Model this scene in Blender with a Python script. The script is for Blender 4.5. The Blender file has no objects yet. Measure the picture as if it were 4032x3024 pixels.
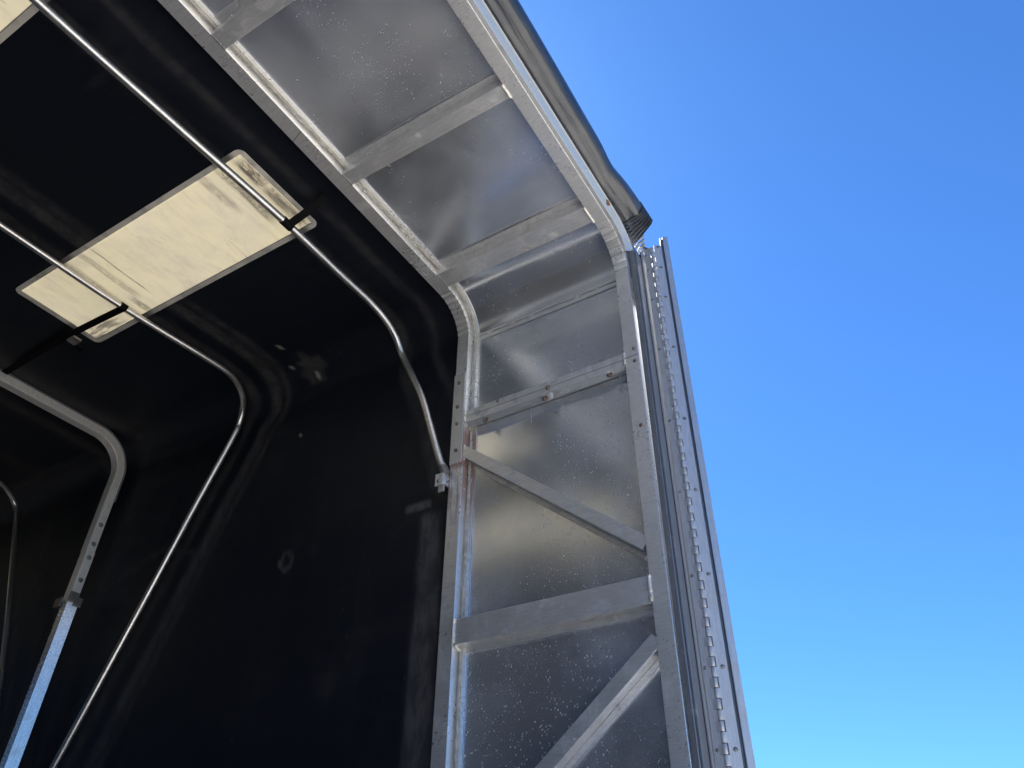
import bpy, math, random
from mathutils import Vector, Matrix, noise
R = math.radians
random.seed(7)
sc = bpy.context.scene
col = sc.collection

# ---------------------------------------------------------------- camera, sky, sun, exposure
cd = bpy.data.cameras.new('camera'); cam = bpy.data.objects.new('camera', cd); col.objects.link(cam)
cd.sensor_width = 36.0; cd.lens = 26.61; cd.clip_start = 0.02; cd.clip_end = 5000
Mx = Matrix(((0.5190, -0.5282, -0.6720), (-0.8547, -0.3159, -0.4119), (0.0053, 0.7882, -0.6154)))
q = Mx.to_quaternion(); cam.rotation_mode = 'QUATERNION'; cam.rotation_quaternion = q; cam.location = (0, 0, 0)
sc.camera = cam
SUN_EL, SUN_AZ = R(54), R(42)                 # azimuth from +Y towards +X
w = bpy.data.worlds.new('World'); sc.world = w; w.use_nodes = True
nt = w.node_tree; bg = nt.nodes['Background']
sky = nt.nodes.new('ShaderNodeTexSky'); sky.sky_type = 'NISHITA'; sky.sun_disc = False
sky.sun_elevation = SUN_EL; sky.sun_rotation = SUN_AZ; sky.air_density = 1.0; sky.dust_density = 0.3; sky.ozone_density = 4.0
sky.altitude = 300
hs = nt.nodes.new('ShaderNodeMix'); hs.data_type = 'RGBA'; hs.blend_type = 'MULTIPLY'; hs.inputs[0].default_value = 1.0; hs.inputs[7].default_value = (.345, .655, 1.0, 1)
nt.links.new(sky.outputs[0], hs.inputs[6]); nt.links.new(hs.outputs[2], bg.inputs[0]); bg.inputs[1].default_value = 0.060
sl = bpy.data.lights.new('sun', 'SUN'); sun = bpy.data.objects.new('sun', sl); col.objects.link(sun)
sl.energy = 4.8; sl.angle = R(0.5); sl.color = (1.0, 0.955, 0.87)
sd = Vector((math.sin(SUN_AZ) * math.cos(SUN_EL), math.cos(SUN_AZ) * math.cos(SUN_EL), math.sin(SUN_EL)))
sun.rotation_euler = (-sd).to_track_quat('-Z', 'Y').to_euler(); sun.location = sd * 20
sc.view_settings.view_transform = 'Standard'; sc.view_settings.look = 'None'
sc.view_settings.exposure = 1.92; sc.view_settings.gamma = 1.0
sc.cycles.max_bounces = 10; sc.cycles.diffuse_bounces = 5; sc.cycles.glossy_bounces = 6

GZ, DZ = -1.65, -0.41                          # ground, trailer deck
XR, XL, ZT = 1.50, -0.676, 1.75                # inner faces of the portal frame
XC = (XR + XL) / 2

# ---------------------------------------------------------------- materials
class N:
    def __init__(s, name):
        s.m = bpy.data.materials.new(name); s.m.use_nodes = True; s.t = s.m.node_tree
        s.b = s.t.nodes['Principled BSDF']; s.geo = s.t.nodes.new('ShaderNodeNewGeometry')
        s.pos = s.geo.outputs['Position']
    def n(s, typ, **k):
        o = s.t.nodes.new(typ)
        for a, v in k.items(): setattr(o, a, v)
        return o
    def l(s, a, b): s.t.links.new(a, b)
    def set(s, node, key, v):
        if isinstance(v, (int, float, tuple, list)): node.inputs[key].default_value = v
        else: s.l(v, node.inputs[key])
    def scale(s, sc_, src=None):
        o = s.n('ShaderNodeMapping'); s.l(src or s.pos, o.inputs[0]); o.inputs['Scale'].default_value = sc_
        return o.outputs[0]
    def noise(s, scale, detail=3, rough=.55, vec=None, dist=0.0):
        o = s.n('ShaderNodeTexNoise'); s.l(vec or s.pos, o.inputs['Vector'])
        o.inputs['Scale'].default_value = scale; o.inputs['Detail'].default_value = detail
        o.inputs['Roughness'].default_value = rough; o.inputs['Distortion'].default_value = dist
        return o.outputs['Fac']
    def voro(s, scale, vec=None, feature='F1', out='Distance', rnd=1.0):
        o = s.n('ShaderNodeTexVoronoi', feature=feature); s.l(vec or s.pos, o.inputs['Vector'])
        o.inputs['Scale'].default_value = scale; o.inputs['Randomness'].default_value = rnd
        return o.outputs[out]
    def ramp(s, fac, a, b, lo=0.0, hi=1.0):
        o = s.n('ShaderNodeMapRange', interpolation_type='SMOOTHSTEP'); s.l(fac, o.inputs['Value'])
        o.inputs['From Min'].default_value = a; o.inputs['From Max'].default_value = b
        o.inputs['To Min'].default_value = lo; o.inputs['To Max'].default_value = hi
        return o.outputs[0]
    def math(s, op, a, b=None, c=None):
        o = s.n('ShaderNodeMath', operation=op)
        for i, v in enumerate((a, b, c)):
            if v is None: continue
            if isinstance(v, (int, float)): o.inputs[i].default_value = v
            else: s.l(v, o.inputs[i])
        return o.outputs[0]
    def mul(s, *a):
        r = a[0]
        for b in a[1:]: r = s.math('MULTIPLY', r, b)
        return r
    def mix(s, fac, a, b):
        o = s.n('ShaderNodeMix', data_type='RGBA')
        s.set(o, 0, fac)
        for i, v in ((6, a), (7, b)):
            if isinstance(v, tuple): o.inputs[i].default_value = (*v, 1) if len(v) == 3 else v
            else: s.l(v, o.inputs[i])
        return o.outputs[2]
    def fmix(s, fac, a, b):
        o = s.n('ShaderNodeMix', data_type='FLOAT')
        s.set(o, 0, fac); s.set(o, 2, a); s.set(o, 3, b)
        return o.outputs[0]
    def sep(s):
        o = s.n('ShaderNodeSeparateXYZ'); s.l(s.pos, o.inputs[0]); return o.outputs
    def band(s, v, c, wd):                     # 1 inside |v-c|<wd, soft
        return s.ramp(s.math('ABSOLUTE', s.math('SUBTRACT', v, c)), wd, wd * .35)
    def bump(s, h, strength=.3, dist=.002):
        o = s.n('ShaderNodeBump'); s.l(h, o.inputs['Height']); o.inputs['Strength'].default_value = strength
        o.inputs['Distance'].default_value = dist; s.l(o.outputs[0], s.b.inputs['Normal'])
    def attr(s, name):
        return s.n('ShaderNodeAttribute', attribute_name=name).outputs['Fac']
    def out(s, base=None, metal=None, rough=None, spec=None):
        if base is not None:
            s.set(s.b, 'Base Color', (*base, 1) if isinstance(base, tuple) else base)
        if metal is not None: s.set(s.b, 'Metallic', metal)
        if rough is not None: s.set(s.b, 'Roughness', rough)
        if spec is not None: s.set(s.b, 'Specular IOR Level', spec)
        return s.m

def metal(name, base=(.58, .575, .56), dark=(.36, .36, .35), rough=.34, met=.88, streak=(60, 4, 60), specks=.0, dirt=.5, bump=.15, rust=False, warm=None):
    g = N(name)
    big = g.noise(5, 4, .6); st = g.noise(6, 4, .6, g.scale(streak)); fine = g.noise(90, 3, .6)
    c = g.mix(g.ramp(st, .3, .75), base, tuple(x * .8 for x in base))
    grime = g.mul(g.ramp(g.noise(11, 5, .65, dist=.6), .5, .72), dirt)
    c = g.mix(grime, c, dark)
    chalk = g.mul(g.ramp(g.noise(17, 6, .75), .58, .7), .45 * dirt)
    c = g.mix(chalk, c, (.72, .72, .69))
    spots = g.ramp(g.voro(70), .12, .06)
    c = g.mix(g.mul(spots, g.ramp(g.noise(8), .5, .62), .5), c, (.12, .115, .11))
    mt = g.math('SUBTRACT', met, g.math('ADD', g.mul(grime, .45), g.mul(chalk, .8)))
    r = g.math('ADD', g.math('ADD', rough - .1, g.mul(big, .12)), g.math('ADD', g.mul(fine, .1), g.mul(grime, .2)))
    if specks:
        sp = g.mul(g.ramp(g.voro(120), .26, .16), g.ramp(g.noise(2.2, 3), .42, .62), g.ramp(g.noise(300, 1), .5, .56))
        sp2 = g.mul(g.ramp(g.voro(48), .12, .07), g.ramp(g.noise(3.1, 2), .45, .6))
        s_ = g.mul(g.math('MAXIMUM', sp, sp2), specks)
        c = g.mix(s_, c, (.8, .8, .78)); mt = g.math('SUBTRACT', mt, g.mul(s_, .9)); r = g.math('ADD', r, g.mul(s_, .3))
    if rust:
        X, Y, Z = g.sep()
        z0 = g.math('SUBTRACT', 1.158, Z)
        runs = g.ramp(g.noise(1, 3, .5, g.scale((90, 110, 5))), .42, .56)
        top = g.ramp(z0, .035, .0)
        fade = g.mul(g.ramp(z0, .30, .02), g.ramp(z0, -.004, .0))
        edge = g.mul(g.ramp(Y, 1.0915, 1.089), g.ramp(Z, 1.135, 1.15), g.ramp(Z, 1.32, 1.25))
        rm = g.math('MAXIMUM', g.mul(fade, g.math('MAXIMUM', runs, top)), edge)
        crease_shade = g.mul(g.attr('crease'), g.ramp(g.noise(45, 3), .25, .6)); c = g.mix(g.mul(crease_shade, .8), c, (.17, .16, .15)); mt = g.math('SUBTRACT', mt, g.mul(crease_shade, .25))  # ripple shading painted dark into the crease colour
        rm = g.mul(rm, g.ramp(X, 1.40, 1.45), g.ramp(Y, 1.0, 1.05), g.ramp(g.noise(60, 3), .25, .4), .85)
        c = g.mix(rm, c, (.21, .080, .050)); mt = g.mul(mt, g.math('SUBTRACT', 1, rm)); r = g.math('ADD', r, g.mul(rm, .4))
    g.bump(g.math('ADD', g.mul(st, .6), g.mul(fine, .4)), bump, .0012)
    return g.out(c, g.math('MAXIMUM', mt, 0), r)

M = {}
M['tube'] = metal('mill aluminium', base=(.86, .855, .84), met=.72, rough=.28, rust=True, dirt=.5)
M['member'] = metal('scuffed aluminium', base=(.74, .745, .75), met=.68, rough=.31, streak=(50, 5, 50), dirt=1.0, specks=.6)
g = N('bright aluminium sheet')
big = g.noise(3.2, 3, .55, dist=.4); st = g.noise(1, 4, .6, g.scale((40, 40, 2.5)))
c = g.mix(g.ramp(big, .35, .7), (.80, .83, .88), (.68, .72, .79))
film = g.math('ADD', .09, g.mul(g.ramp(g.noise(4, 5, .6, dist=.5), .3, .9), .25))
X, Y, Z = g.sep()
low = g.math('ADD', .25, g.mul(g.ramp(Z, .72, .60), g.ramp(Y, .62, .80), .75))
dens = g.ramp(g.math('ADD', g.noise(3.4, 3), g.mul(low, .20)), .48, .66)
sp = g.mul(g.ramp(g.voro(125, g.scale((1, 1, .7))), .30, .12), dens, g.ramp(g.noise(230, 1), .46, .54), g.math('ADD', .4, g.mul(low, .6)))
sp2 = g.mul(g.ramp(g.voro(52, g.scale((1, 1, .6))), .10, .055), dens)
scr = g.mul(g.ramp(g.noise(1, 2, .5, g.scale((30, 30, 4)), dist=2), .735, .75), .5)
s_ = g.mul(g.math('MAXIMUM', g.math('MAXIMUM', sp, sp2), scr), .5)
c = g.mix(s_, c, (.85, .85, .83))
g.bump(g.math('ADD', g.mul(st, .25), g.mul(g.noise(2.5, 1), 3)), .05, .002)
M['skin'] = g.out(c, g.math('SUBTRACT', .94, g.math('ADD', g.mul(film, .8), g.mul(s_, .8))), g.math('ADD', .15, g.math('ADD', g.mul(film, .35), g.mul(s_, .4))))
M['plate'] = metal('clean aluminium plate', base=(.62, .62, .60), rough=.42, met=.6, streak=(40, 40, 3), dirt=.15, bump=.05)
M['galv'] = metal('galvanised tube', base=(.66, .65, .63), rough=.32, met=.95, streak=(30, 30, 30), dirt=.35, bump=.2)
M['bow'] = metal('weathered extrusion', base=(.80, .79, .76), rough=.40, met=.45, streak=(60, 60, 4), dirt=.5)
M['extr'] = metal('aluminium extrusion', base=(.60, .61, .61), rough=.42, met=.75, streak=(60, 60, 3), dirt=.6)
M['hinge'] = metal('stainless hinge', base=(.56, .56, .57), rough=.50, met=.6, streak=(60, 60, 5), dirt=.3)
M['door'] = metal('door aluminium', base=(.60, .60, .60), rough=.45, met=.75, streak=(60, 60, 3), dirt=.4)
M['weld'] = metal('weld bead', base=(.82, .80, .74), rough=.35, met=.6, streak=(90, 90, 90), dirt=.9, bump=1.0)
M['dark'] = metal('dark strip and shade metal', base=(.24, .25, .27), dark=(.12, .12, .13), rough=.38, met=.6, streak=(60, 60, 3), dirt=.4)  # dark strips; also the painted shade under the rail lip
M['polish'] = metal('polished tube', base=(.86, .85, .83), rough=.26, met=.62, streak=(50, 50, 3), dirt=.3, bump=.05)
M['darksteel'] = metal('dull steel', base=(.24, .23, .22), rough=.45, met=.7, dirt=.6)

g = N('rusty bolt'); M['rust'] = g.out(g.mix(g.ramp(g.noise(160), .4, .6), (.11, .065, .045), (.28, .23, .20)), .45, .55)
g = N('rust ring'); M['rustring'] = g.out(g.mix(g.noise(200), (.10, .042, .026), (.17, .09, .06)), 0, .8)
g = N('rubber'); M['rubber'] = g.out((.018, .019, .022), 0, .45)
g = N('strap webbing'); M['strap'] = g.out(g.mix(g.noise(400), (.003, .003, .004), (.007, .007, .008)), 0, .8, .1)
g = N('pale sealant'); M['seal'] = g.out(g.mix(g.ramp(g.noise(55, 4), .35, .7), (.44, .425, .38), (.27, .26, .235)), 0.1, .5); 
g = N('grey stripe seal'); M['greyseal'] = g.out(g.mix(g.noise(40), (.20, .21, .23), (.27, .28, .30)), 0, .55)
g = N('pale webbing'); g.bump(g.noise(1, 2, .5, g.scale((400, 400, 400))), .4, .001)
M['web'] = g.out(g.mix(g.ramp(g.noise(60), .3, .7), (.42, .40, .36), (.20, .19, .18)), 0, .7)

# black tarpaulin with scuffs (attribute 'wear' holds where bows rubbed it)
g = N('black tarpaulin')
wr = g.attr('wear')
n1 = g.ramp(g.noise(26, 5, .7, g.scale((1, 1, .35))), .38, .66); n2 = g.ramp(g.noise(2.5, 4, .6), .45, .75)
hz = g.mul(n2, g.ramp(g.noise(1, 5, .7, g.scale((30, 5, 12))), .4, .7))
f = g.math('MINIMUM', g.math('ADD', g.mul(wr, g.math('ADD', .45, g.mul(n1, .75))), g.mul(hz, .16)), 1)
c = g.mix(f, (.0040, .0060, .0112), (.085, .080, .078))
fl = g.attr('fleck'); c = g.mix(fl, c, (.26, .26, .23))
sc1 = g.mul(g.ramp(g.noise(1, 2, .5, g.scale((9, 120, 30))), .70, .74), g.ramp(g.noise(4), .52, .6), .4)
c = g.mix(sc1, c, (.09, .095, .10))
g.bump(g.noise(5, 3), .25, .01)
M['tarp'] = g.out(c, 0, g.fmix(wr, .50, .72), .32)

# skylight: translucent cream vinyl, grime bands where tubes touch
def skylight(name, transl, border=False):
    g = N(name); X, Y, Z = g.sep()
    warm = g.noise(3.5, 4, .6); c = g.mix(g.ramp(warm, .35, .7), (.72, .64, .42), (.73, .645, .47))
    sm = g.mul(g.ramp(g.noise(1, 5, .65, g.scale((5, 22, 5)), dist=.8), .46, .74), .42)
    c = g.mix(sm, c, (.44, .36, .26)); c = g.mix(g.mul(g.ramp(g.noise(7, 6, .7), .42, .72), .38), c, (.50, .44, .33))
    scr = g.mul(g.ramp(g.noise(1, 3, .6, g.scale((8, 60, 8)), dist=1.5), .66, .76), .4)
    c = g.mix(scr, c, (.30, .20, .15))
    fib = g.math('MAXIMUM', g.ramp(g.noise(1, 5, .75, g.scale((9, 130, 9)), dist=.4), .40, .62), g.mul(g.ramp(g.noise(55, 6, .8), .42, .58), .8))
    b = None
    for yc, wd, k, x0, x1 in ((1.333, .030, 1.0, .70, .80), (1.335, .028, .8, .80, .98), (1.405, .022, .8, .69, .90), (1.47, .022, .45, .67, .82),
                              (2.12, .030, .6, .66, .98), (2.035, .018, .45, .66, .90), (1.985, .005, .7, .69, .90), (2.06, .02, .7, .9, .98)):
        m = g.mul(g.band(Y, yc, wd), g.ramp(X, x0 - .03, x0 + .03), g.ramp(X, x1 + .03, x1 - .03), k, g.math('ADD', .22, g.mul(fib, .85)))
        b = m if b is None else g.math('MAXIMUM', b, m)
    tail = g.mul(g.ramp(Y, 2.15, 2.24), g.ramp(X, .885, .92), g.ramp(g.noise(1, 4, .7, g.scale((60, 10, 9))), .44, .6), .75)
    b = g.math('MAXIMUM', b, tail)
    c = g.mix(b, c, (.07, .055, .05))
    if border:
        c = g.mix(g.mul(g.ramp(g.noise(14, 4), .42, .62), .6), (.62, .59, .52), (.30, .29, .27))
        c = g.mix(g.math('MAXIMUM', g.mul(g.band(Y, 1.37, .05), .8), g.mul(g.band(Y, 2.10, .06), .8)), c, (.05, .05, .05))
        return g.out(c, 0, .6)
    g.set(g.b, 'Base Color', c); g.b.inputs['Roughness'].default_value = .5
    tr = g.n('ShaderNodeBsdfTranslucent'); g.l(c, tr.inputs[0])
    mx = g.n('ShaderNodeMixShader'); mx.inputs[0].default_value = transl
    g.l(g.b.outputs[0], mx.inputs[1]); g.l(tr.outputs[0], mx.inputs[2])
    g.l(mx.outputs[0], g.t.nodes['Material Output'].inputs[0])
    return g.m
M['sky'] = skylight('cream translucent vinyl', .145)
M['skyb'] = skylight('grey vinyl hem', 0, True)

g = N('glossy vinyl'); g.bump(g.noise(1, 4, .6, g.scale((4, 40, 40))), .5, .004)
M['vinyl'] = g.out(g.mix(g.ramp(g.noise(9, 5), .4, .7), (.024, .031, .046), (.050, .054, .064)), 0.2, g.math('ADD', .20, g.mul(g.noise(12), .18)), .8)
g = N('pale bounce ground'); g.bump(g.noise(60, 5), .3, .01)
M['ground'] = g.out(g.mix(g.noise(.35, 6, .65), (.50, .465, .41), (.60, .56, .50)), 0, .9)
g = N('dark asphalt'); g.bump(g.noise(80, 4), .4, .01)
M['unseen_ground'] = g.out(g.mix(g.noise(.5, 5, .6), (.07, .072, .075), (.11, .11, .11)), 0, .9)
g = N('deck boards'); X, Y, Z = g.sep()
bd = g.ramp(g.math('ABSOLUTE', g.math('SUBTRACT', g.math('FRACT', g.mul(X, 7)), .5)), .47, .5)
M['deck'] = g.out(g.mix(bd, g.mix(g.noise(1, 4, .6, g.scale((40, 2, 2))), (.15, .15, .155), (.24, .24, .25)), (.02, .015, .01)), 0, .7)

# ---------------------------------------------------------------- mesh helpers
class MB:
    def __init__(s): s.v = []; s.f = []
    def add(s, vs, fs):
        k = len(s.v); s.v += [Vector(p) for p in vs]; s.f += [[i + k for i in f] for f in fs]; return s
    def loft(s, rings, closed=True, caps=True):
        n = len(rings[0]); vs = [p for r in rings for p in r]; fs = []
        m = n if closed else n - 1
        for i in range(len(rings) - 1):
            for j in range(m):
                a = i * n + j; b = i * n + (j + 1) % n
                fs.append([a, b, b + n, a + n])
        if caps and closed:
            fs.append(list(range(n))[::-1]); fs.append([(len(rings) - 1) * n + j for j in range(n)])
        return s.add(vs, fs)
    def build(s, name, mat, parent=None, sharp=35, loc=None):
        me = bpy.data.meshes.new(name); o = bpy.data.objects.new(name, me)
        off = parent['_org'] if (parent is not None and '_org' in parent) else (0, 0, 0)
        if parent is None and loc is not None: off = loc; o.location = loc
        off = Vector(off)
        me.from_pydata([p - off for p in s.v], [], s.f); me.update()
        me.materials.append(mat)
        import bmesh
        bm = bmesh.new(); bm.from_mesh(me); bmesh.ops.recalc_face_normals(bm, faces=bm.faces); bm.to_mesh(me); bm.free()
        me.shade_smooth(); me.set_sharp_from_angle(angle=R(min(sharp, 11) if sharp <= 40 else sharp))
        col.objects.link(o)
        if parent is not None: o.parent = parent
        o['_org'] = tuple(off)
        return o

def tag(o, label=None, cat=None, group=None, kind=None):
    for k, v in (('label', label), ('category', cat), ('group', group), ('kind', kind)):
        if v: o[k] = v
    return o
def empty(name, loc, label, cat, group=None):
    o = bpy.data.objects.new(name, None); o.location = loc; o['_org'] = tuple(loc); o.empty_display_size = .1
    col.objects.link(o); return tag(o, label, cat, group)

def rrect(a0, a1, b0, b1, r=.003, n=3):        # rounded rectangle outline in 2-D
    pts = []
    for cx, cy, s0 in ((a1 - r, b1 - r, 0), (a0 + r, b1 - r, 90), (a0 + r, b0 + r, 180), (a1 - r, b0 + r, 270)):
        for k in range(n + 1):
            t = R(s0 + 90 * k / n); pts.append((cx + r * math.cos(t), cy + r * math.sin(t)))
    return pts
def beam(mb, p0, p1, up, w0, w1, h0, h1, r=.003, seg=1, wob=0.0):
    """beam from p0 to p1; w0..w1 along 'side' = dir x up, h0..h1 along up"""
    p0 = Vector(p0); p1 = Vector(p1); d = (p1 - p0).normalized(); up = Vector(up); up = (up - d * up.dot(d)).normalized()
    sd_ = d.cross(up); pr = rrect(w0, w1, h0, h1, r); rings = []
    for i in range(seg + 1):
        c = p0.lerp(p1, i / seg)
        k = wob * math.sin(math.pi * i / seg) * noise.noise(c * 9)
        rings.append([c + sd_ * a + up * (b + k) for a, b in pr])
    return mb.loft(rings)
def box(mb, x0, x1, y0, y1, z0, z1, r=.002):
    return beam(mb, (0, 0, z0), (0, 0, z1), (0, 1, 0), -x1 if False else 0, 0, 0, 0) if False else \
        mb.loft([[Vector((a, b, z)) for a, b in rrect(x0, x1, y0, y1, min(r, abs(x1 - x0) * .4, abs(y1 - y0) * .4))] for z in (z0, z1)])
def tube(mb, pts, r, n=12, closed_caps=True, flat=1.0):
    pts = [Vector(p) for p in pts]; rings = []; prev = None
    for i, p in enumerate(pts):
        d = ((pts[min(i + 1, len(pts) - 1)]) - pts[max(i - 1, 0)]).normalized()
        if prev is None:
            u = d.cross(Vector((0, 0, 1)));
            if u.length < .1: u = d.cross(Vector((0, 1, 0)))
            u.normalize()
        else: u = (prev - d * prev.dot(d)).normalized()
        prev = u; v = d.cross(u); rr = r(i / (len(pts) - 1)) if callable(r) else r
        rings.append([p + u * (rr * math.cos(2 * math.pi * k / n)) + v * (rr * flat * math.sin(2 * math.pi * k / n)) for k in range(n)])
    return mb.loft(rings)
def catmull(P, n=8):
    P = [Vector(p) for p in P]; out = []
    Q = [P[0] * 2 - P[1]] + P + [P[-1] * 2 - P[-2]]
    for i in range(1, len(Q) - 2):
        a, b, c, d = Q[i - 1], Q[i], Q[i + 1], Q[i + 2]
        for k in range(n):
            t = k / n
            out.append(.5 * ((2 * b) + (c - a) * t + (2 * a - 5 * b + 4 * c - d) * t * t + (3 * b - a - 3 * c + d) * t ** 3))
    out.append(P[-1]); return out
def arch(xr, xl, zt, rad, zb, nk=14, nl=2, nr=2):
    """right leg bottom -> knee -> roof -> left leg; items (x,z,nx,nz) with outward normal, knee flag"""
    o = []
    for i in range(nl): o.append((xr, zb + (zt - rad - zb) * i / nl, 1, 0, 0))
    for i in range(nk + 1):
        t = math.pi / 2 * i / nk; o.append((xr - rad + rad * math.cos(t), zt - rad + rad * math.sin(t), math.cos(t), math.sin(t), 1))
    for i in range(1, nr): o.append((xr - rad + (xl + 2 * rad - xr) * i / nr, zt, 0, 1, 0))
    for i in range(nk + 1):
        t = math.pi / 2 + math.pi / 2 * i / nk; o.append((xl + rad + rad * math.cos(t), zt - rad + rad * math.sin(t), math.cos(t), math.sin(t), 1))
    for i in range(1, nl + 1): o.append((xl, zt - rad + (zb - zt + rad) * i / nl, -1, 0, 0))
    return o
CR = []
def sweep_arch(mb, path, prof, ripple=0.0, pitch=.021):
    CR.clear()
    """prof: closed list of (outward offset u, y)"""
    rings = []; s = 0; last = None
    for (x, z, nx, nz, k) in path:
        if last: s += math.hypot(x - last[0], z - last[1])
        last = (x, z); ring = []
        for u, y in prof:
            uu = u; cz = 0.0
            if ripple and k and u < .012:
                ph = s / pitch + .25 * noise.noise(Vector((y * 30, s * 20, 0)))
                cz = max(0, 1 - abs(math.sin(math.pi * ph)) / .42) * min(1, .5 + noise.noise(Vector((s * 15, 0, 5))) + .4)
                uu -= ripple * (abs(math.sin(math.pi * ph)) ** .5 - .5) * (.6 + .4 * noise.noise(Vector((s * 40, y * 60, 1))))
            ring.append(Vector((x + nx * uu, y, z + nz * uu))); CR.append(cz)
        rings.append(ring)
    return mb.loft(rings)
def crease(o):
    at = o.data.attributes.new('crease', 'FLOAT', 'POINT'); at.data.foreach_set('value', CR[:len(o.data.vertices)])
def bolt(name, p, axis, r, h, mat, parent, hexa=True, washer=None):
    p = Vector(p); ax = Vector(axis).normalized(); mb = MB(); n = 6 if hexa else 14
    u = ax.orthogonal().normalized(); v = ax.cross(u)
    def ring(rr, hh, nn): return [p + ax * hh + u * rr * math.cos(2 * math.pi * k / nn) + v * rr * math.sin(2 * math.pi * k / nn) for k in range(nn)]
    mb.loft([ring(r * 1.5, 0, 16), ring(r * 1.5, h * .15, 16), ring(r * 1.42, h * .22, 16)])
    if hexa: mb.loft([ring(r, h * .15, 6), ring(r, h * .85, 6), ring(r * .85, h, 6)])
    else: mb.loft([ring(r * 1.2, h * .2, n), ring(r * 1.1, h * .6, n), ring(r * .8, h * .85, n), ring(r * .3, h, n)])
    return mb.build(name, mat, parent, 50)
def bead(name, p0, p1, r, parent, mat=None, amp=.5, n=None):
    p0 = Vector(p0); p1 = Vector(p1); L = (p1 - p0).length; n = n or max(6, int(L / .0025)); mb = MB()
    pts = [p0.lerp(p1, i / n) + Vector([noise.noise(p0 * 40 + Vector((i * .7, a * 5, 0))) * r * .35 for a in range(3)]) for i in range(n + 1)]
    k = random.random() * 9
    tube(mb, pts, lambda t: r * (1 + amp * math.sin(t * L / .0052 * 6.28 + k) * (.6 + .4 * math.sin(t * 23 + k))), 10)
    return mb.build(name, mat or M['weld'], parent, 60)

# ---------------------------------------------------------------- setting
mb = MB(); S = 400; mb.add([(-S, -S, GZ), (S, -S, GZ), (S, S, GZ), (-S, S, GZ)], [[0, 1, 2, 3]])
tag(mb.build('ground', M['unseen_ground']), kind='structure')  # unseen ground, darkened so wall faces catch less warm bounce
mb = MB(); mb.add([(-6, -8, GZ + .004), (9, -8, GZ + .004), (9, 12, GZ + .004), (-6, 12, GZ + .004)], [[0, 1, 2, 3]])
tag(mb.build('bounce_yard', M['ground']), kind='structure')  # unseen pale sheet added to bounce light up onto the roof members

deck = empty('trailer_deck', (XC, .5, DZ), 'flat trailer deck with boards under the black tarpaulin cover', 'trailer deck')
mb = MB(); beam(mb, (XC, .46, DZ - .03), (XC, 7.2, DZ - .03), (0, 0, 1), -1.06, 1.06, -.03, .03); mb.build('deck_boards', M['deck'], deck)
for x in (XR + .045, XL - .045):
    mb = MB(); beam(mb, (x, .44, DZ - .07), (x, 7.2, DZ - .07), (0, 0, 1), -.03, .03, -.07, .07); mb.build('side_rail', M['member'], deck)
mb = MB(); beam(mb, (XL - .08, .43, DZ - .07), (XR + .08, .43, DZ - .07), (0, 0, 1), -.02, .02, -.08, .07); mb.build('rear_sill', M['member'], deck)

# ---------------------------------------------------------------- portal frame
PF = empty('portal_frame', (XC, .84, DZ), 'welded aluminium truss frame arching round the trailer opening', 'trailer frame')
TD = .033                                       # tube depth
NY0, NY1, FY0, FY1 = .521, .562, 1.085, 1.128
SK = TD + .0015                                 # inner surface of the skin
path = arch(XR, XL, ZT, .115, DZ, 90, 12, 10)
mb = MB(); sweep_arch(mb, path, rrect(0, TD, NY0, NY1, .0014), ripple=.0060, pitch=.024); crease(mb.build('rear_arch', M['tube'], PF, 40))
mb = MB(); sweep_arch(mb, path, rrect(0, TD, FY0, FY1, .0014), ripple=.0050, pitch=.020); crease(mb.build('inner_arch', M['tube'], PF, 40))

# skin sheets with slight oil-canning
def skin(i0, i1, name, extra=0.0):
    P = arch(XR, XL, ZT, .115, DZ, 16, 26, 40); P = P[i0:i1]; ys = [NY1 - .003 + (FY0 + .003 - NY1 + .003) * k / 16 for k in range(17)]
    m = MB(); n = len(ys); vs = []; fs = []
    for lay in (0, 1):
        for (x, z, nx, nz, k) in P:
            for y in ys:
                t = math.sin(math.pi * min(1, max(0, (y - NY1) / (FY0 - NY1))))
                u = SK + extra + lay * .0016 + t * (.0035 * noise.noise(Vector((x * 3.1, y * 4, z * 3.1))) + .0012 * noise.noise(Vector((x * 9, y * 9, z * 9))) + .0035)
                vs.append((x + nx * u, y, z + nz * u))
    K = len(P) * n
    for i in range(len(P) - 1):
        for j in range(n - 1):
            a = i * n + j; fs.append([a, a + 1, a + n + 1, a + n]); fs.append([K + a, K + a + n, K + a + n + 1, K + a + 1])
    m.add(vs, fs); return m.build(name, M['skin'], PF, 60)
full = arch(XR, XL, ZT, .115, DZ, 16, 26, 40)
iw = max(i for i, p in enumerate(full[:40]) if p[1] <= 1.64)
skin(0, iw + 1, 'skin_sheet'); skin(iw, len(full) - iw, 'skin_sheet', .0); skin(len(full) - iw - 1, len(full), 'skin_sheet')

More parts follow.
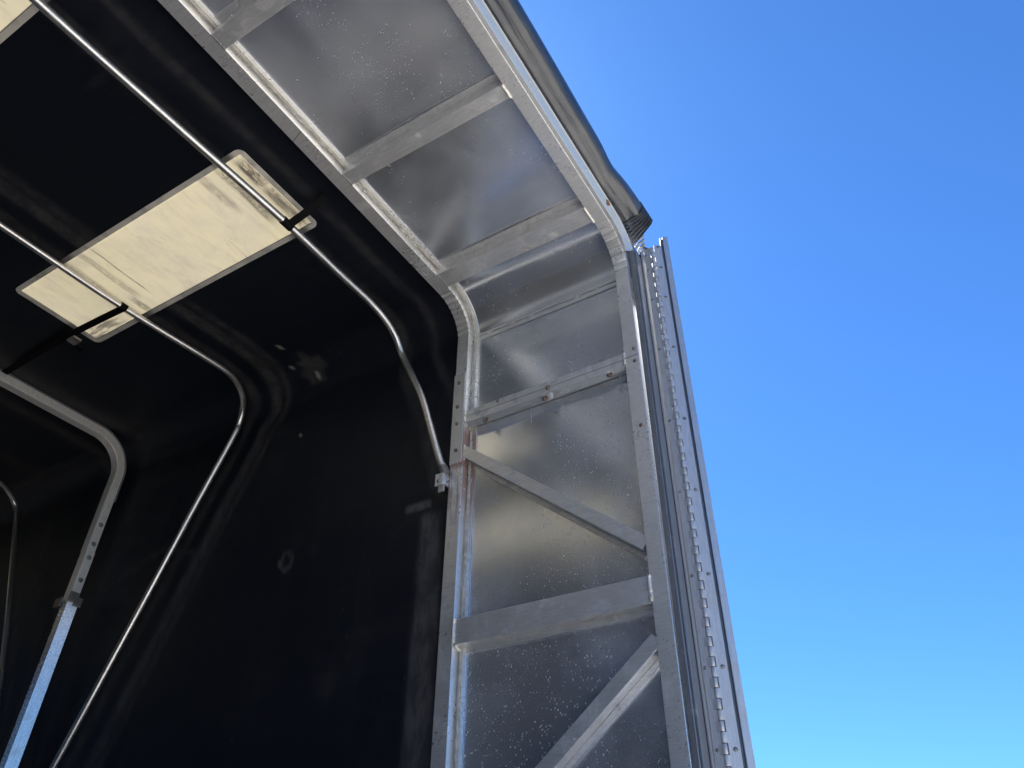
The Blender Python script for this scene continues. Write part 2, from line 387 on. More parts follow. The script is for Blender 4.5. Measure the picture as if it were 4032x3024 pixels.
def flange_y(z0, z1, side, y0=NY1, y1=FY0, x=None):   # lip lying on the wall skin
    x = (XR if side > 0 else XL) + side * (SK - .001)
    mb = MB(); beam(mb, (x, y0, 0), (x, y1, 0), (0, 0, 1), -.0025, .0025, z0, z1, .001, 14, .0015); mb.build('flange', M['member'], PF)
def wall_member(side, z0, z1, lip=.014, name='cross_member', split=False):
    xf = (XR if side > 0 else XL) + side * .0012
    if side > 0: w_ = (-TD, 0)                   # dir=+Y, up=+Z -> side=+X
    mb = MB(); a, b = sorted((0.0, side * TD * .97))
    beam(mb, (xf, NY1 + .001, 0), (xf, FY0 - .001, 0), (0, 0, 1), a, b, z0, z1, .0014, 10)
    mb.build(name, M['member'], PF)
    if lip: flange_y(z0 - lip - .001, z0 + .004, side); flange_y(z1 - .002, z1 + .005, side)
def roof_member(x0, x1):
    mb = MB(); beam(mb, (0, NY1 + .001, ZT + .0012), (0, FY0 - .001, ZT + .0012), (0, 0, 1), x0, x1, 0, TD * .97, .0014, 10)
    mb.build('cross_member', M['member'], PF)
    mb = MB(); zz = ZT + SK - .001
    beam(mb, (0, NY1, zz), (0, FY0, zz), (0, 0, 1), x0 - .020, x0 + .002, -.0025, .002, .001, 14, .0012); mb.build('flange', M['member'], PF)
    mb = MB(); beam(mb, (0, NY1, zz), (0, FY0, zz), (0, 0, 1), x1 - .002, x1 + .006, -.0025, .002, .001); mb.build('flange', M['member'], PF)
    bead('weld_bead', (x0 - .001, NY1 + .001, ZT - .0005), (x1 + .001, NY1 + .001, ZT - .0005), .0042, PF)
    bead('weld_bead', (x0, FY0, ZT + .001), (x1, FY0, ZT + .001), .0022, PF, M['darksteel'])
    for k in range(3):
        yy = NY1 + .1 + k * .16 + random.random() * .05
        bead('weld_tack', (x0 - .0005, yy, ZT + TD - .004), (x0 - .0005, yy + .012, ZT + TD - .004), .002, PF, M['member'])
for x0, x1 in ((1.308, 1.371), (.861, .903), (.398, .441), (-.06, -.017), (-.52, -.46)): roof_member(x0, x1)
for side in (1, -1):
    X0 = XR if side > 0 else XL
    wall_member(side, .633, .697, .013)
    wall_member(side, .02, .084, .013)
    wall_member(side, 1.3165, 1.3375, 0)
    wall_member(side, 1.2925, 1.3150, 0)
    # joint strip of the two skin sheets
    xk = X0 + side * (SK - .0008)
    for z0, z1, t in ((1.650, 1.6585, .006), (1.632, 1.648, .003)):
        mb = MB(); a, b = sorted((0.0, -side * t)); beam(mb, (xk, NY1, 0), (xk, FY0, 0), (0, 0, 1), a, b, z0, z1, .001, 16, .001); mb.build('joint_strip', M['member'], PF)
    for yy in (.63, .70, .86, .93, 1.02):
        bead('weld_tack', (X0 + side * (TD - .003), yy, 1.649), (X0 + side * (TD - .003), yy + .010, 1.649), .0022, PF, M['member'])
    # diagonals
    def diag(ya, za, yb, zb, hw):
        xf = X0 + side * .0015; mb = MB(); a, b = sorted((0.0, side * TD * .93))
        beam(mb, (xf, ya, za), (xf, yb, zb), (0, 0, 1), *( (a, b) if yb > ya else (-b, -a) ), -hw, hw, .0014, 6)
        mb.build('diagonal_brace', M['member'], PF)
        d = Vector((0, yb - ya, zb - za)).normalized(); nn = Vector((0, -d.z, d.y)) * (1 if yb > ya else -1)
        xs = X0 + side * (SK - .0015); mb = MB()
        off = nn * (hw + .004)
        beam(mb, Vector((xs, ya, za)) - off, Vector((xs, yb, zb)) - off, (0, 0, 1), -.002, .002, -.008, .004, .001, 14, .0012); mb.build('flange', M['member'], PF)
    diag(FY0, 1.197, NY1, .773, .0165)
    diag(NY1, .556, FY0, .138, .0165)
    # weld beads
    for z0, z1 in ((.636, .696), (1.296, 1.312), (1.318, 1.336), (.022, .082)):
        bead('weld_bead', (X0 - side * .0005, NY1 + .001, z0), (X0 - side * .0005, NY1 + .001, z1), .0040, PF)
        bead('weld_bead', (X0 - side * .0005, FY0 - .001, z0), (X0 - side * .0005, FY0 - .001, z1), .0038, PF)
    bead('weld_bead', (X0 + side * .003, FY0 - .002, .632), (X0 + side * TD, FY0 - .004, .626), .005, PF)
    bead('weld_bead', (X0 + side * .003, FY0 - .002, 1.290), (X0 + side * TD, FY0 - .004, 1.284), .004, PF)
    bead('weld_bead', (X0 + side * .004, FY0 - .002, 1.216), (X0 + side * .006, FY0 - .002, 1.165), .003, PF)
# lumpy sealant between far tube and skin, whole arch in pieces
def seal_run(pts, r):
    mb = MB(); tube(mb, pts, lambda t: r * (1 + .35 * noise.noise(Vector((t * 60, 3, 0)))), 8, flat=.8); mb.build('sealant_bead', M['seal'], PF, 60)
def fringe(y, u, r, i0=0, i1=None):
    P = arch(XR, XL, ZT, .115, DZ, 20, 90, 90); pts = []
    for (x, z, nx, nz, k) in P[i0:i1]:
        j = .0011 * noise.noise(Vector((x * 60, y, z * 60)))
        pts.append((x + nx * (u + j), y + j, z + nz * (u + j)))
    return pts
seal_run(fringe(FY0 - .006, SK - .004, .0058), 1.0 * .0058)
mb = MB(); sweep_arch(mb, path, rrect(SK - .004, SK - .001, FY0 - .020, FY0 - .001, .001)); mb.build('angle_lip', M['tube'], PF)

# rear gutter rail over the roof opening (bright strip with rivets)
rp = [p for p in arch(XR, XL, ZT, .115, DZ, 44, 60, 10) if p[1] > 1.70]
mb = MB(); sweep_arch(mb, rp, [(.0085, .5125), (.0095, .5115), (.028, .5005), (.030, .4985), (.038, .4985), (.038, .5125)], ripple=.0)
mb.build('gutter_rail', M['extr'], PF, 20)
mb = MB(); sweep_arch(mb, rp, [(.0035, .5207), (.0055, .5125), (.030, .5125), (.030, .5207)]); mb.build('rail_shadow', M['dark'], PF, 20)  # dark strip standing in for the shade under the rail lip
for x in (.55, .90, 1.21, 1.36): bolt('rivet', (x, .5045, ZT + .021), (0, -1, -.5), .0028, .0025, M['hinge'], PF, False)
mb = MB(); mb.loft([[Vector((1.348 + .011 * math.cos(a) * (1 + .3 * math.sin(3 * a)), .5035 - .0008 + (.0005), ZT + .0235 + .006 * math.sin(a))) + Vector((0, dy - .006 * math.sin(a) * .5, 0)) for a in [k * .52 for k in range(12)]] for dy in (-.0012, .001)]); mb.build('rust_patch', M['rustring'], PF)

for s_ in (1, -1):
    cx = XR - .115 if s_ > 0 else XL + .115
    arc = [(cx + s_ * .127 * math.cos(R(t)), ZT - .115 + .127 * math.sin(R(t))) for t in range(-30, 76, 7)]
    arc = [(cx + s_ * .127, ZT - .115 - .10)] + [a for a in arc if True][5:]
    pl = arc + [(cx + s_ * .10, ZT + .036), (cx + s_ * .17, ZT + .010), (cx + s_ * .20, ZT - .02), (cx + s_ * .20, ZT - .215)]
    mb = MB(); mb.loft([[Vector((a, y, b)) for a, b in pl] for y in (.5192, .5207)]); mb.build('corner_gusset', M['extr'], PF)
# splice plate with bolts on far leg, near leg screws
mb = MB(); beam(mb, (XR - .0015, 1.108, 1.158), (XR - .0015, 1.1095, 1.488), (0, 1, 0), -.0016, .0016, -.021, .0205, .0012); SP = mb.build('splice_plate', M['plate'], PF)
for y, z in ((1.1103, 1.4516), (1.1109, 1.3596), (1.1087, 1.2961), (1.1072, 1.2017)): bolt('bolt', (XR - .003, y, z), (-1, 0, 0), .0042, .006, M['rust'], SP)
for y, z in ((.5324, 1.3415), (.5343, 1.2985), (.5385, 1.0897)): bolt('bolt', (XR, y, z), (-1, 0, 0), .0036, .0045, M['rust'], PF)
mb = MB(); box(mb, XR - .0006, XR + .001, NY0 + .001, NY1 - .001, 1.3165, 1.3178, .0002); mb.build('seam', M['rubber'], PF)
mb = MB(); beam(mb, (.70, FY0 + .002, ZT - .0003), (.712, FY1 - .002, ZT - .0003), (0, 0, 1), -.0006, .0006, -.0006, .0006, .0002); mb.build('seam', M['rubber'], PF)
for k, (y, z) in enumerate(((.5565, 1.566), (.552, 1.573), (.5475, 1.579), (.542, 1.587), (.535, 1.597))):
    mb = MB(); mb.loft([[Vector((XR + dx, y + .0035 * math.cos(a), z + .0018 * math.sin(a) - .0025 * math.cos(a))) for a in [j * .628 for j in range(10)]] for dx in (-.0004, .001)]); mb.build('stain', M['darksteel'], PF)

# sagging torn lip and rusty bolts of the bolted cross member
mb = MB(); n = 60; rings = []
for i in range(n + 1):
    t = i / n; y = NY1 + .004 + (FY0 - NY1 - .012) * t
    sag = .013 + .004 * math.sin(t * 9) + .003 * noise.noise(Vector((t * 14, 0, 0))) + (.007 if abs(t - .48) < .03 else 0)
    if t < .09: sag *= .5
    rings.append([Vector((XR + .001, y, 1.2925)), Vector((XR + .009, y, 1.2925 - sag)), Vector((XR + .0105, y, 1.2925 - sag + .0005)), Vector((XR + .0030, y, 1.2935))])
mb.loft(rings); mb.build('sagging_lip', M['member'], PF, 30)
for y, z, x in ((1.0096, 1.2732, .001), (.8108, 1.2749, .001), (.6106, 1.2776, .001)):
    mb = MB(); tube(mb, [(XR + x, y + .0075 * math.cos(a), z + .005 + .0055 * math.sin(a)) for a in [k * .5236 for k in range(13)]], .0019, 8); mb.build('rust_ring', M['rustring'], PF)
    bolt('bolt', (XR + x, y, z + .003), (-1, 0, -.35), .0040, .012, M['rust'], PF)
bolt('bolt', (XR, .7995, 1.3125), (-1, 0, 0), .0055, .006, M['rust'], PF, False)
bolt('rivet', (XR, .968, 1.3305), (-1, 0, 0), .0040, .0025, M['darksteel'], PF, False)
bolt('rivet', (.942, 1.079, ZT + .012), (-.2, -1, -.3), .0042, .006, M['hinge'], PF, False)

# door jamb (fixed to the frame); sections lean a touch towards the top
def lean(y, z, k): return y + k * (z - .32)
def prism(mb, x0, x1, y0, y1, zt, k=-.0055, zt2=None, r=.0015, zb=DZ):
    pr = rrect(x0, x1, y0, y1, min(r, abs(x1 - x0) * .3, abs(y1 - y0) * .3)); rings = []
    for z in (zb, zt):
        rings.append([Vector((a, lean(b, z, k), z if (z == zb or zt2 is None) else zt + (zt2 - zt) * (y1 - b) / (y1 - y0))) for a, b in pr])
    return mb.loft(rings)
mb = MB(); prism(mb, 1.5022, 1.60, .5050, .5192, 1.743); prism(mb, 1.5090, 1.60, .4996, .5047, 1.716); mb.build('door_jamb', M['dark'], PF)
mb = MB(); prism(mb, 1.545, 1.60, .4985, .5040, 1.735, r=.001); mb.build('jamb_groove', M['rubber'], PF)
mb = MB(); prism(mb, 1.549, 1.575, .4945, .5028, 1.75, -.0045, r=.004); mb.build('weather_strip', M['greyseal'], PF)
HX = 1.562
def hy(z): return .4712 - .00898 * (z - .3217)
KP = .02065; z0k = .3340 - 36 * KP
HL = None
mb = MB(); prism(mb, 1.5605, 1.566, .4759, .4943, 1.7616, -.0071, 1.7640, r=.001); HL = mb.build('frame_hinge_leaf', M['hinge'], PF)
RD = empty('rear_door', (HX, .47, DZ), 'open aluminium trailer door seen edge on, hung on a long piano hinge', 'door')
tv = Vector((.519, -.8547, 0)); wv = Vector((.8547, .519, 0))
def dp(u, w_, z): return Vector((HX, hy(z), z)) + tv * u + wv * w_
def dslab(mb, u0, u1, w0, w1, z0, z1, r=.0015):
    pr = rrect(u0, u1, w0, w1, min(r, abs(u1 - u0) * .3, abs(w1 - w0) * .3))
    return mb.loft([[dp(a, b, z) for a, b in pr] for z in (z0, z1)])
mb = MB(); dslab(mb, .0068, .0300, -.0015, .0005, DZ, 1.770, .0006); DL = mb.build('door_hinge_leaf', M['hinge'], RD)
i = 0; z = z0k + .0 
while z + KP < 1.765:
    a, b = z + .0006, z + KP - .0006; mb = MB(); n = 14; rad = .0050
    if z > DZ + .01:
        rings = []
        for zz, rr in ((a, rad * .9), (a + .0007, rad), (b - .0007, rad), (b, rad * .9)):
            c = Vector((HX, hy(zz), zz)); rings.append([c + Vector((rr * math.cos(2 * math.pi * k / n), rr * math.sin(2 * math.pi * k / n), 0)) for k in range(n)])
        mb.loft(rings)
        if i % 2 == 0:
            y0 = hy(a); mb.loft([[Vector((xx, hy(zz) + yy, zz)) for xx, yy in ((HX - .0045, .0005), (HX + .0008, .0005), (HX + .0038, .0125), (HX - .0012, .0125))] for zz in (a, b)])
            mb.build('knuckle', M['hinge'], HL, 50)
        else:
            mb.loft([[dp(u, w_, zz) for u, w_ in ((0, -.0050), (.0085, -.0022), (.0085, .0004), (0, .001))] for zz in (a, b)])
            mb.build('knuckle', M['hinge'], DL, 50)
    z += KP; i += 1
mb = MB(); mb.loft([[dp(u, w_, zz) for u, w_ in ((.0290, -.0012), (.0325, .0035), (.0358, .0035), (.0358, -.004), (.0364, -.004), (.0364, .006), (.0290, .006))] for zz in (DZ, 1.8046)]); mb.build('door_rebate', M['dark'], RD, 20)  # dark rebate carried up to keep the trim's sunlit side in painted shade
mb = MB(); dslab(mb, .0362, .0522, -.0050, .0200, DZ, 1.805, .0012); mb.build('edge_trim', M['door'], RD)
mb = MB(); dslab(mb, .0030, .0500, .0215, 1.08, DZ + .01, 1.76, .002); mb.build('door_panel', M['door'], RD)
mb = MB(); dslab(mb, .0300, .0360, .0062, .0214, DZ, 1.765, .001); mb.build('door_edge_channel', M['dark'], RD)
for z_ in (.3438, .5, .70, .9125, 1.12, 1.36, 1.55, 1.673, 1.7349):
    bolt('rivet', (1.5605, .4868 - .0052 * (z_ - .34), z_), (-1, 0, 0), .0026, .0016, M['darksteel'], HL, False)
for z_ in (.3438, .5, .70, .9125, 1.12, 1.36, 1.55, 1.673, 1.7617):
    bolt('rivet', dp(.0195, -.0015, z_), -wv, .0032, .0020, M['darksteel'], DL, False)

# bow bracket with spring eye on the far leg
BR = MB()
box(BR, 1.472, 1.477, 1.1290, 1.1560, 1.084, 1.122, .001); box(BR, 1.4775, 1.503, 1.1283, 1.1325, 1.088, 1.130, .001); box(BR, 1.484, 1.489, 1.1330, 1.152, 1.070, 1.110, .001)
BRK = BR.build('bow_bracket', M['member'], PF)
bolt('bolt', (1.4715, 1.1430, 1.098), (-1, 0, 0), .0040, .004, M['darksteel'], BRK, False)

# ---------------------------------------------------------------- tarpaulin cover
TC = empty('tarpaulin_cover', (XC, 1.12, DZ), 'black tarpaulin cover over the trailer with cream skylight panels in its roof', 'tarpaulin')
TXR, TZT = 1.535, 1.800; TXL = 2 * XC - TXR
PX0, PX1, PY0, PY1 = .685, .970, 1.312, 2.350       # clear part of the first skylight
patches = [(PX0, PX1, PY0, PY1), (2 * XC - PX1, 2 * XC - PX0, PY0, PY1)]
patches += [(a, b, 4.1, 5.1) for a, b, _, _ in patches]
xs = set([TXR - .13 - i * .0125 for i in range(1)])
def rng(a, b, st):
    n = max(1, round((b - a) / st)); return [a + (b - a) * k / n for k in range(n)]
ysT = rng(1.130, PY0, .013) + rng(PY0, PY1, .013) + rng(PY1, 3.4, .014) + rng(3.4, 4.1, .06) + rng(4.1, 5.1, .2) + rng(5.1, 7.21, .3)
rad = .13; PT = []
zl = rng(DZ, TZT - rad, .013)
for z in zl: PT.append((TXR, z, 1, 0))
for k in range(15):
    t = math.pi / 2 * k / 14; PT.append((TXR - rad + rad * math.cos(t), TZT - rad + rad * math.sin(t), math.cos(t), math.sin(t)))
cuts = [TXR - rad, PX1, PX0, 2 * XC - PX0, 2 * XC - PX1, TXL + rad]; steps = [.013, .013, .02, .05, .08]
for a, b, st in zip(cuts, cuts[1:], steps):
    r_ = rng(a, b, st) if False else [a + (b - a) * k / max(1, round((a - b) / st)) for k in range(max(1, round((a - b) / st)))]
    for x in r_[(1 if a == cuts[0] else 0):]: PT.append((x, TZT, 0, 1))
for k in range(9):
    t = math.pi / 2 + math.pi / 2 * k / 8; PT.append((TXL + rad + rad * math.cos(t), TZT - rad + rad * math.sin(t), math.cos(t), math.sin(t)))
for k in range(1, 9): PT.append((TXL, TZT - rad - (TZT - rad - DZ) * k / 8, -1, 0))
# unrolled coordinate s along the profile (0 at right deck edge)
BOW1 = [(XL + .02, 1.345, 1.60), (XL + .10, 1.345, 1.70), (XL + .24, 1.345, 1.72), (.132, 1.342, 1.72), (.50, 1.332, 1.72), (.869, 1.320, 1.72), (1.142, 1.322, 1.72), (1.262, 1.319, 1.716), (1.345, 1.315, 1.697), (1.410, 1.318, 1.668), (1.447, 1.312, 1.612), (1.455, 1.262, 1.503), (1.462, 1.218, 1.398), (1.480, 1.157, 1.190), (1.4845, 1.1395, 1.146)]
BOW2 = [(XL + .04, 2.50, .50), (XL + .04, 2.10, 1.60), (XL + .12, 2.05, 1.70), (XL + .26, 2.045, 1.72), (.10, 2.050, 1.72), (.464, 2.043, 1.72), (.839, 2.036, 1.72), (1.183, 2.007, 1.72), (1.297, 2.003, 1.719), (1.362, 2.020, 1.711), (1.408, 2.042, 1.692), (1.440, 2.073, 1.674), (1.460, 2.099, 1.629), (1.460, 2.1135, 1.5675), (1.460, 2.2261, 1.2978), (1.460, 2.3502, .9804), (1.460, 2.5454, .4981), (1.460, 2.80, -.10)]
BOW4 = [(XL + .04, 3.10, .86), (XL + .04, 3.5, 1.57), (XL + .14, 3.52, 1.71), (XL + .28, 3.50, 1.74), (.6, 3.50, 1.74), (1.20, 3.505, 1.74), (1.3318, 3.524, 1.739), (1.392, 3.548, 1.728), (1.437, 3.565, 1.703), (1.458, 3.555, 1.667), (1.46, 3.4976, 1.5727), (1.46, 3.3481, 1.3185), (1.46, 3.1775, 1.0256), (1.46, 3.06, .80), (1.46, 2.92, .50)]
Y3 = 2.82
def segd(py, ps, a, b):
    ax, as_ = a; bx, bs = b; dx = bx - ax; ds = bs - as_; L = dx * dx + ds * ds
    t = 0 if L == 0 else max(0, min(1, ((py - ax) * dx + (ps - as_) * ds) / L)); return math.hypot(py - ax - dx * t, ps - as_ - ds * t), (dx * (ps - as_) - ds * (py - ax))
def unroll(x, z):
    if z < TZT - rad and x > XC: return z - DZ
    h = (TZT - rad - DZ)
    if x > TXR - rad:
        t = math.atan2(z - (TZT - rad), x - (TXR - rad)); return h + rad * max(0, min(math.pi / 2, t))
    return h + rad * math.pi / 2 + (TXR - rad - x)
def bowline(B, sh=0): return [(p[1] + sh, unroll(min(p[0] + (.06 if p[0] > 1.25 else 0), TXR), p[2] + .0)) for p in catmull([b for b in B if b[0] > .0], 3)]
L1, L2, L4 = bowline(BOW1), bowline(BOW2), bowline(BOW4)
L3 = [(Y3 + .05, 0), (Y3 + .05, 4.2)]
def wear(y, s, z, x):
    w_ = 0.0
    def ln(L, offs):
        nonlocal w_
        dm = 9; sg = 1
        for a, b in zip(L, L[1:]):
            d, g_ = segd(y, s, a, b)
            if d < dm: dm = d; sg = 1 if g_ > 0 else -1
        d = dm * sg
        for c, hw, k in offs:
            e = abs(d - c) / hw
            if e < 1: w_ = max(w_, k * (1 - e * e) )
    ln(L1, ((.055, .030, .40), (-.075, .022, .28)))
    ln(L2, ((.060, .030, .42), (-.050, .035, .50), (-.105, .02, .35)))
    ln(L4, ((.06, .03, .5), (-.08, .06, .4)))
    ln(L3, ((-.14, .035, .42), (.10, .05, .2)))
    d = math.hypot(y - 1.775, (s - 2.205) * .9)
    if d < .056 * (1 + .4 * noise.noise(Vector((y * 30, s * 30, 0)))): w_ = max(w_, .38)
    if x > 1.45:
        # rubbed pillar mark near the frame
        e = abs(y - (1.195 + .02 * (z - .4))) / (.045 + .012 * (1.05 - z))
        if e < 1 and z < 1.06: w_ = max(w_, .75 * min(1, (1 - e) * 2.5) * min(1, (1.06 - z) * 30))
        if abs(y - 1.262) < .042 and abs(z - 1.078 + .25 * (y - 1.262) * 0) < .016: w_ = max(w_, 1.0)
        d = math.hypot((y - 1.776), (z - 1.029) * .75)
        if abs(d - .022) < .008: w_ = max(w_, .6)
        if z < 1.5: w_ = max(w_, .10 * max(0, noise.noise(Vector((y * 30, z * 2, 0))) ) )
        if 2.15 < y < 2.9:      # broken crease between bows
            zc = 1.14 + .10 * (1 - abs(y - 2.45) / .3)
            if abs(z - zc - .02 * noise.noise(Vector((y * 20, 0, 0)))) < .012: w_ = max(w_, .35)
    return w_
vs = []; fs = []; wl = []; fk = []; ny = len(ysT)
flecks = ((1.815, 2.347), (1.853, 2.240), (1.758, 2.153), (1.765, 2.175), (1.826, 1.943))
for (x, z, nx, nz) in PT:
    s = unroll(x, z)
    for y in ysT:
        b = .004 * noise.noise(Vector((x * 2.2, y * 1.8, z * 2.2))) + .003 * noise.noise(Vector((x * 7, y * 2.5, z * 7)))
        if nz > .9: b = 0
        vs.append(Vector((x + nx * b, y, z + nz * b))); wl.append(wear(y, s, z, x) if x > .0 and y < 3.45 else .1)
        f_ = 0.0
        if x > 1.3 and z > 1.4:
            for k, (fy, fz) in enumerate(flecks):
                if math.hypot((y - fy) * 2.2, s - fz + (y - fy)) < .0115: f_ = .8
        fk.append(f_)
for i in range(len(PT) - 1):
    for j in range(ny - 1):
        xm = (PT[i][0] + PT[i + 1][0]) / 2; ym = (ysT[j] + ysT[j + 1]) / 2
        if PT[i][1] > TZT - .001 and any(a < xm < b and c < ym < d for a, b, c, d in patches): continue
        a = i * ny + j; fs.append([a, a + 1, a + ny + 1, a + ny])
mb = MB(); mb.add(vs, fs); TS = mb.build('tarpaulin_sheet', M['tarp'], TC, 80)
for nm, L in (('wear', wl), ('fleck', fk)):
    at = TS.data.attributes.new(nm, 'FLOAT', 'POINT')
    at.data.foreach_set('value', L)
mb = MB(); box(mb, TXL + .002, TXR - .002, 7.2, 7.23, DZ, TZT - .01); mb.build('front_bulkhead', M['tarp'], TC)
def rloop(x0, x1, y0, y1, r, n=5): return rrect(x0, x1, y0, y1, r, n)
for k, (a, b, c, d) in enumerate(patches):
    e = .017
    mb = MB(); o = rloop(a - e, b + e, c - e, d + e, .022); i_ = rloop(a - .001, b + .001, c - .001, d + .001, .0015)
    n = len(o); z1, z2 = TZT - .004, TZT - .0055
    vs = [Vector((p[0], p[1], zz)) for ring, zz in ((o, z1), (o, z2), (i_, z2), (i_, z1)) for p in ring]
    fs = [[q * n + j, q * n + (j + 1) % n, ((q + 1) % 4) * n + (j + 1) % n, ((q + 1) % 4) * n + j] for q in range(4) for j in range(n)]
    mb.add(vs, fs); hem = mb.build('skylight_hem', M['skyb'], TC, 30)
    mb = MB(); nx_, ny_ = 14, 44; vs = []; fs = []
    for i in range(nx_ + 1):
        for j in range(ny_ + 1):
            x = a + (b - a) * i / nx_; y = c + (d - c) * j / ny_
            ed = min(1, min(i, nx_ - i, j, ny_ - j) / 2)
            vs.append((x, y, TZT - .003 + ed * .004 * noise.noise(Vector((x * 9, y * 6, k)))))
    for i in range(nx_):
        for j in range(ny_): q = i * (ny_ + 1) + j; fs.append([q, q + 1, q + ny_ + 2, q + ny_ + 1])
    mb.add(vs, fs); mb.build('skylight_panel', M['sky'], TC, 80)

# ---------------------------------------------------------------- bows
def lift_bow(P, r, label, n=12):
    o = empty('tarpaulin_bow', P[-1], label, 'roof bow', 'round tube bows under the tarpaulin')
    mb = MB(); tube(mb, catmull(P, n), r, 18); mb.build('bow_tube', M['galv'], o, 60); return o
B1 = lift_bow(BOW1, .0112, 'round metal bow nearest the frame, ending in a coil spring at the splice plate')
pts = [(1.4865 + .0105 * math.cos(a * 6.283) - .006 * a * .1, 1.1425 - .006 * 0 + .0105 * math.sin(a * 6.283) * .9 - .0012 * a, 1.150 - .0055 * a + .003) for a in [k / 12 for k in range(12 * 6 + 1)]]
d1 = (Vector(BOW1[-1]) - Vector(BOW1[-2])).normalized(); u1 = d1.orthogonal().normalized(); v1 = d1.cross(u1)
c0 = Vector(BOW1[-1]) - d1 * .004
pts = [c0 + d1 * (.0042 * a) + u1 * .0118 * math.cos(a * 6.283) + v1 * .0118 * math.sin(a * 6.283) for a in [k / 14 for k in range(14 * 8 + 1)]]
mb = MB(); tube(mb, pts, .0017, 8); mb.build('coil_spring', M['darksteel'], B1, 60)
mb = MB(); c1 = c0 + d1 * .040; tube(mb, [c1 + Vector((0, .016 * math.cos(a), .016 * math.sin(a))) for a in [k * .3 for k in range(22)]], .0014, 6); mb.build('ring_hook', M['darksteel'], B1, 60)
mb = MB(); tube(mb, [(.876, 1.3198, 1.72), (.912, 1.3198, 1.72)], .0135, 14); mb.build('black_sleeve', M['strap'], B1, 30)
B2 = lift_bow(BOW2, .0102, 'round metal bow crossing the rear end of the cream skylight')
mb = MB(); tube(mb, [(.862, 2.033, 1.72), (.884, 2.032, 1.72)], .0125, 14); mb.build('black_sleeve', M['strap'], B2, 30)
B4 = lift_bow(BOW4, .0100, 'round metal bow farthest inside, curving down at the left edge')

B3 = empty('main_bow', (XR - .045, Y3, DZ), 'square aluminium main bow with bolted splice on its leg', 'roof bow')
bx = 1.455; pr = rrect(0, .036, Y3, Y3 + .041, .003)
P3 = arch(bx, 2 * XC - bx, 1.76, .13, 1.29, 26, 3, 6); mb = MB(); 
P3r = [p for p in P3]
sweep_arch(mb, P3r, pr); mb.build('upper_arch', M['bow'], B3, 35)
P3b = arch(bx, 2 * XC - bx, 1.76, .13, 1.29, 26, 3, 6)
mb = MB(); sweep_arch(mb, P3b[2:], rrect(.034, .040, Y3 - .004, Y3 + .045, .001)); mb.build('tarpaulin_flange', M['dark'], B3, 35)
for s_, x in ((1, bx), (-1, 2 * XC - bx)):
    a, b = sorted((x, x + s_ * .036))
    mb = MB(); box(mb, a, b, Y3 - .004, Y3 + .037, 1.09, 1.2885, .003); mb.build('splice_sleeve', M['bow'], B3)
    ya, yb = (Y3 - .003, Y3 - .016) if s_ > 0 else (Y3 - .016, Y3 - .003)
    mb = MB(); mb.loft([[Vector((a, ya, z)), Vector((b, yb, z)), Vector((b, Y3 + .031, z)), Vector((a, Y3 + .031, z))] for z in (DZ, 1.0885)]); mb.build('leg', M['polish'], B3)
    if s_ > 0:
        for z, off in ((1.405, 0), (1.322, 0), (1.263, -.004), (1.172, -.004)):
            bolt('bolt', (x + .018, Y3 + off, z), (0, -1, 0), .0062, .004, M['darksteel'], B3, False)
        mb = MB(); box(mb, a - .006, a + .026, Y3 - .020, Y3 - .011, 1.083, 1.118, .002); CL = mb.build('clamp', M['darksteel'], B3)
        mb = MB(); box(mb, a + .016, a + .046, Y3 - .0185, Y3 - .0155, 1.070, 1.104, .001); mb.build('clamp_wing', M['darksteel'], CL)
        mb = MB(); box(mb, a - .012, a - .0065, Y3 + .022, Y3 + .062, 1.066, 1.100, .001); mb.build('clamp_wing', M['darksteel'], CL)

# ---------------------------------------------------------------- straps
def strap(label, pts, wdt, t=.0015):
    o = MB(); rings = []
    for x, y, z in pts: rings.append([Vector((x - wdt, y, z - t)), Vector((x + wdt, y, z - t)), Vector((x + wdt, y, z + t)), Vector((x - wdt, y, z + t))])
    o.loft(rings); ob = o.build('webbing_strap', M['strap'], None, 30, (pts[0][0], pts[0][1], pts[0][2])); return tag(ob, label, 'strap', 'black webbing straps linking the bows')
strap('black webbing strap from the nearest bow towards the frame', [(.897, 1.31 , 1.715), (.905, 1.26, 1.745), (.912, 1.20, 1.785)], .012)
strap('black webbing strap crossing the lower left end of the cream skylight', [(.872, 2.04, 1.712), (.880, 2.16, 1.735), (.890, 2.34, 1.765), (.893, 2.55, 1.772), (.90, 2.79, 1.774)], .012)
o = empty('strap_buckle', (.902, 2.37, 1.76), 'dull dark buckle hanging by the skylight corner', 'buckle')
mb = MB(); box(mb, .893, .925, 2.345, 2.385, 1.748, 1.756, .003); mb.build('buckle_plate', M['darksteel'], o)
mb = MB(); box(mb, .925, .955, 2.37, 2.392, 1.744, 1.748, .002); mb.build('buckle_tongue', M['strap'], o)

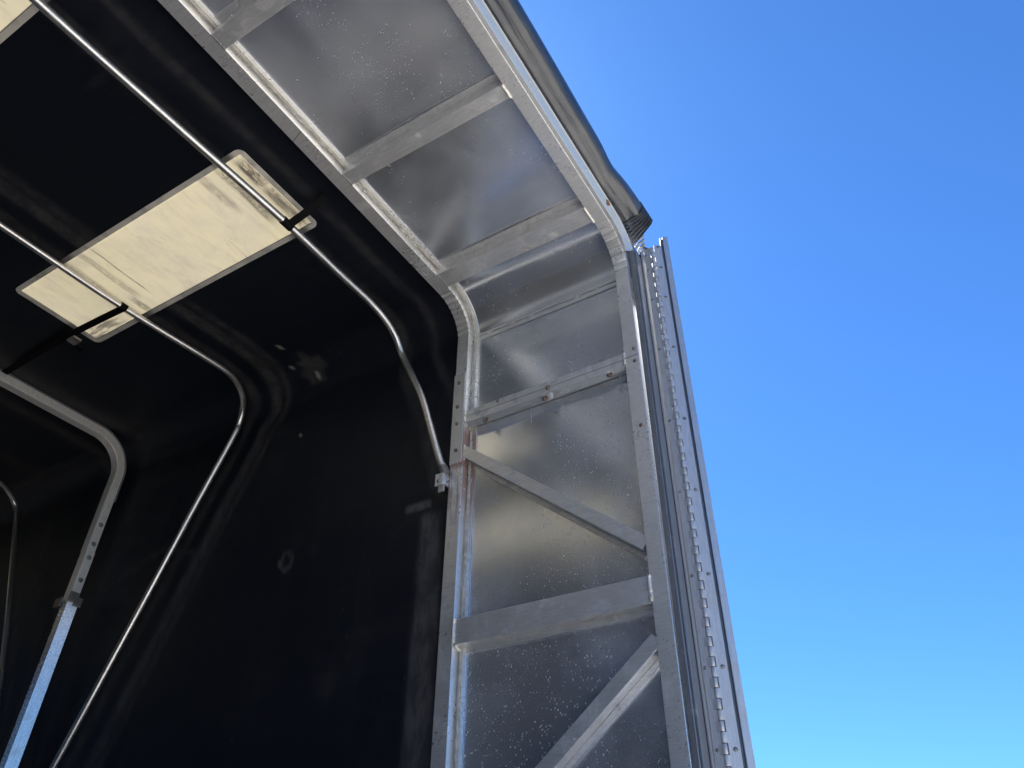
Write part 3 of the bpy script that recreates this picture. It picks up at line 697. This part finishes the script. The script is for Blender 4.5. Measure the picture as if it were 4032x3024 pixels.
# ---------------------------------------------------------------- vinyl hood along the outside of the roof edge
HD = empty('vinyl_hood', (XC, .47, 1.80), 'rolled grey blue vinyl hood above the roof edge, creased at its corner', 'vinyl hood')
csec = [(.5025, 1.792), (.4985, 1.783), (.491, 1.781), (.484, 1.786), (.477, 1.788), (.468, 1.789), (.459, 1.792), (.450, 1.799), (.445, 1.810), (.443, 1.822), (.445, 1.838), (.452, 1.852), (.466, 1.862), (.49, 1.868), (.53, 1.868), (.56, 1.86), (.56, 1.795)]
mb = MB(); rings = []; xs_ = [-.72 + 2.17 * k / 110 for k in range(111)]
for x in xs_:
    ring = []; t = max(0, (x - 1.15) / .30)
    for k, (y, z) in enumerate(csec):
        fr = min(1, max(0, (.50 - y) / .05))
        dz = .0025 * fr * noise.noise(Vector((x * 3.5, k * .35, 0)))
        dy = -.004 * fr * noise.noise(Vector((x * 2.2, 4, k * .15))) + .005 * fr * math.exp(-((x - 1.27) / .05) ** 2) - .010 * fr * max(0, min(1, (x - 1.30) / .15))
        cr = .004 * fr * t * math.sin(k * 1.9 + x * 26) if x > 1.15 else 0
        ring.append(Vector((x, y + dy + cr * .6, z + dz + cr)))
    rings.append(ring)
mb.loft(rings); mb.build('hood_sheet', M['vinyl'], HD, 60)
mb = MB(); rings = []
for q in range(31):
    t = q / 30; ring = []; lay = (t * 6) % 1
    for k, (y, z) in enumerate(csec):
        fr = min(1, max(0, (.50 - y) / .05)); yy = y - .010 * fr
        xo = 1.445 + .048 * t + t * .06 * (yy - .43) / .09
        sw = (.0035 * (1 - lay)) * (1 if z < 1.83 else .5)
        z2 = 1.79 + (z - 1.79) * (1 - .55 * t)
        ring.append(Vector((xo, yy - .008 * t * fr - sw * fr, z2 - sw)))
    rings.append(ring)
mb.loft(rings); mb.build('stitched_end', M['vinyl'], HD, 25)

WB = empty('webbing_loops', (1.555, .50, 1.78), 'pale folded webbing loops tucked under the hood corner', 'webbing')
for k in range(4):
    mb = MB(); rings = []
    y0, z0 = .523 - .0065 * k, 1.826 - .0165 * k
    y1, z1 = .481 + .0012 * k, 1.849 - .020 * k
    for j in range(17):
        t = j / 16; y = y0 + (y1 - y0) * t; z = z0 + (z1 - z0) * t - .007 * math.sin(math.pi * t) + .0012 * math.sin(t * 14 + k)
        x = 1.577 - .008 * math.sin(math.pi * t) + .0015 * k; hw = .0068
        rings.append([Vector((x + .003, y + .001, z - hw)), Vector((x - .002, y - .001, z - hw * .4)), Vector((x - .001, y, z + hw * .7)), Vector((x + .004, y + .002, z + hw))])
    mb.loft(rings); mb.build('webbing_fold', M['web'], WB, 60)
mb = MB(); tube(mb, [(1.583, .492, 1.80), (1.583, .484, 1.793), (1.584, .478, 1.785), (1.584, .474, 1.772)], lambda t: .005 * (1 + .5 * math.sin(t * 19)), 8, flat=.6); mb.build('frayed_end', M['rubber'], WB)

for o in bpy.data.objects:
    if '_org' in o: del o['_org']
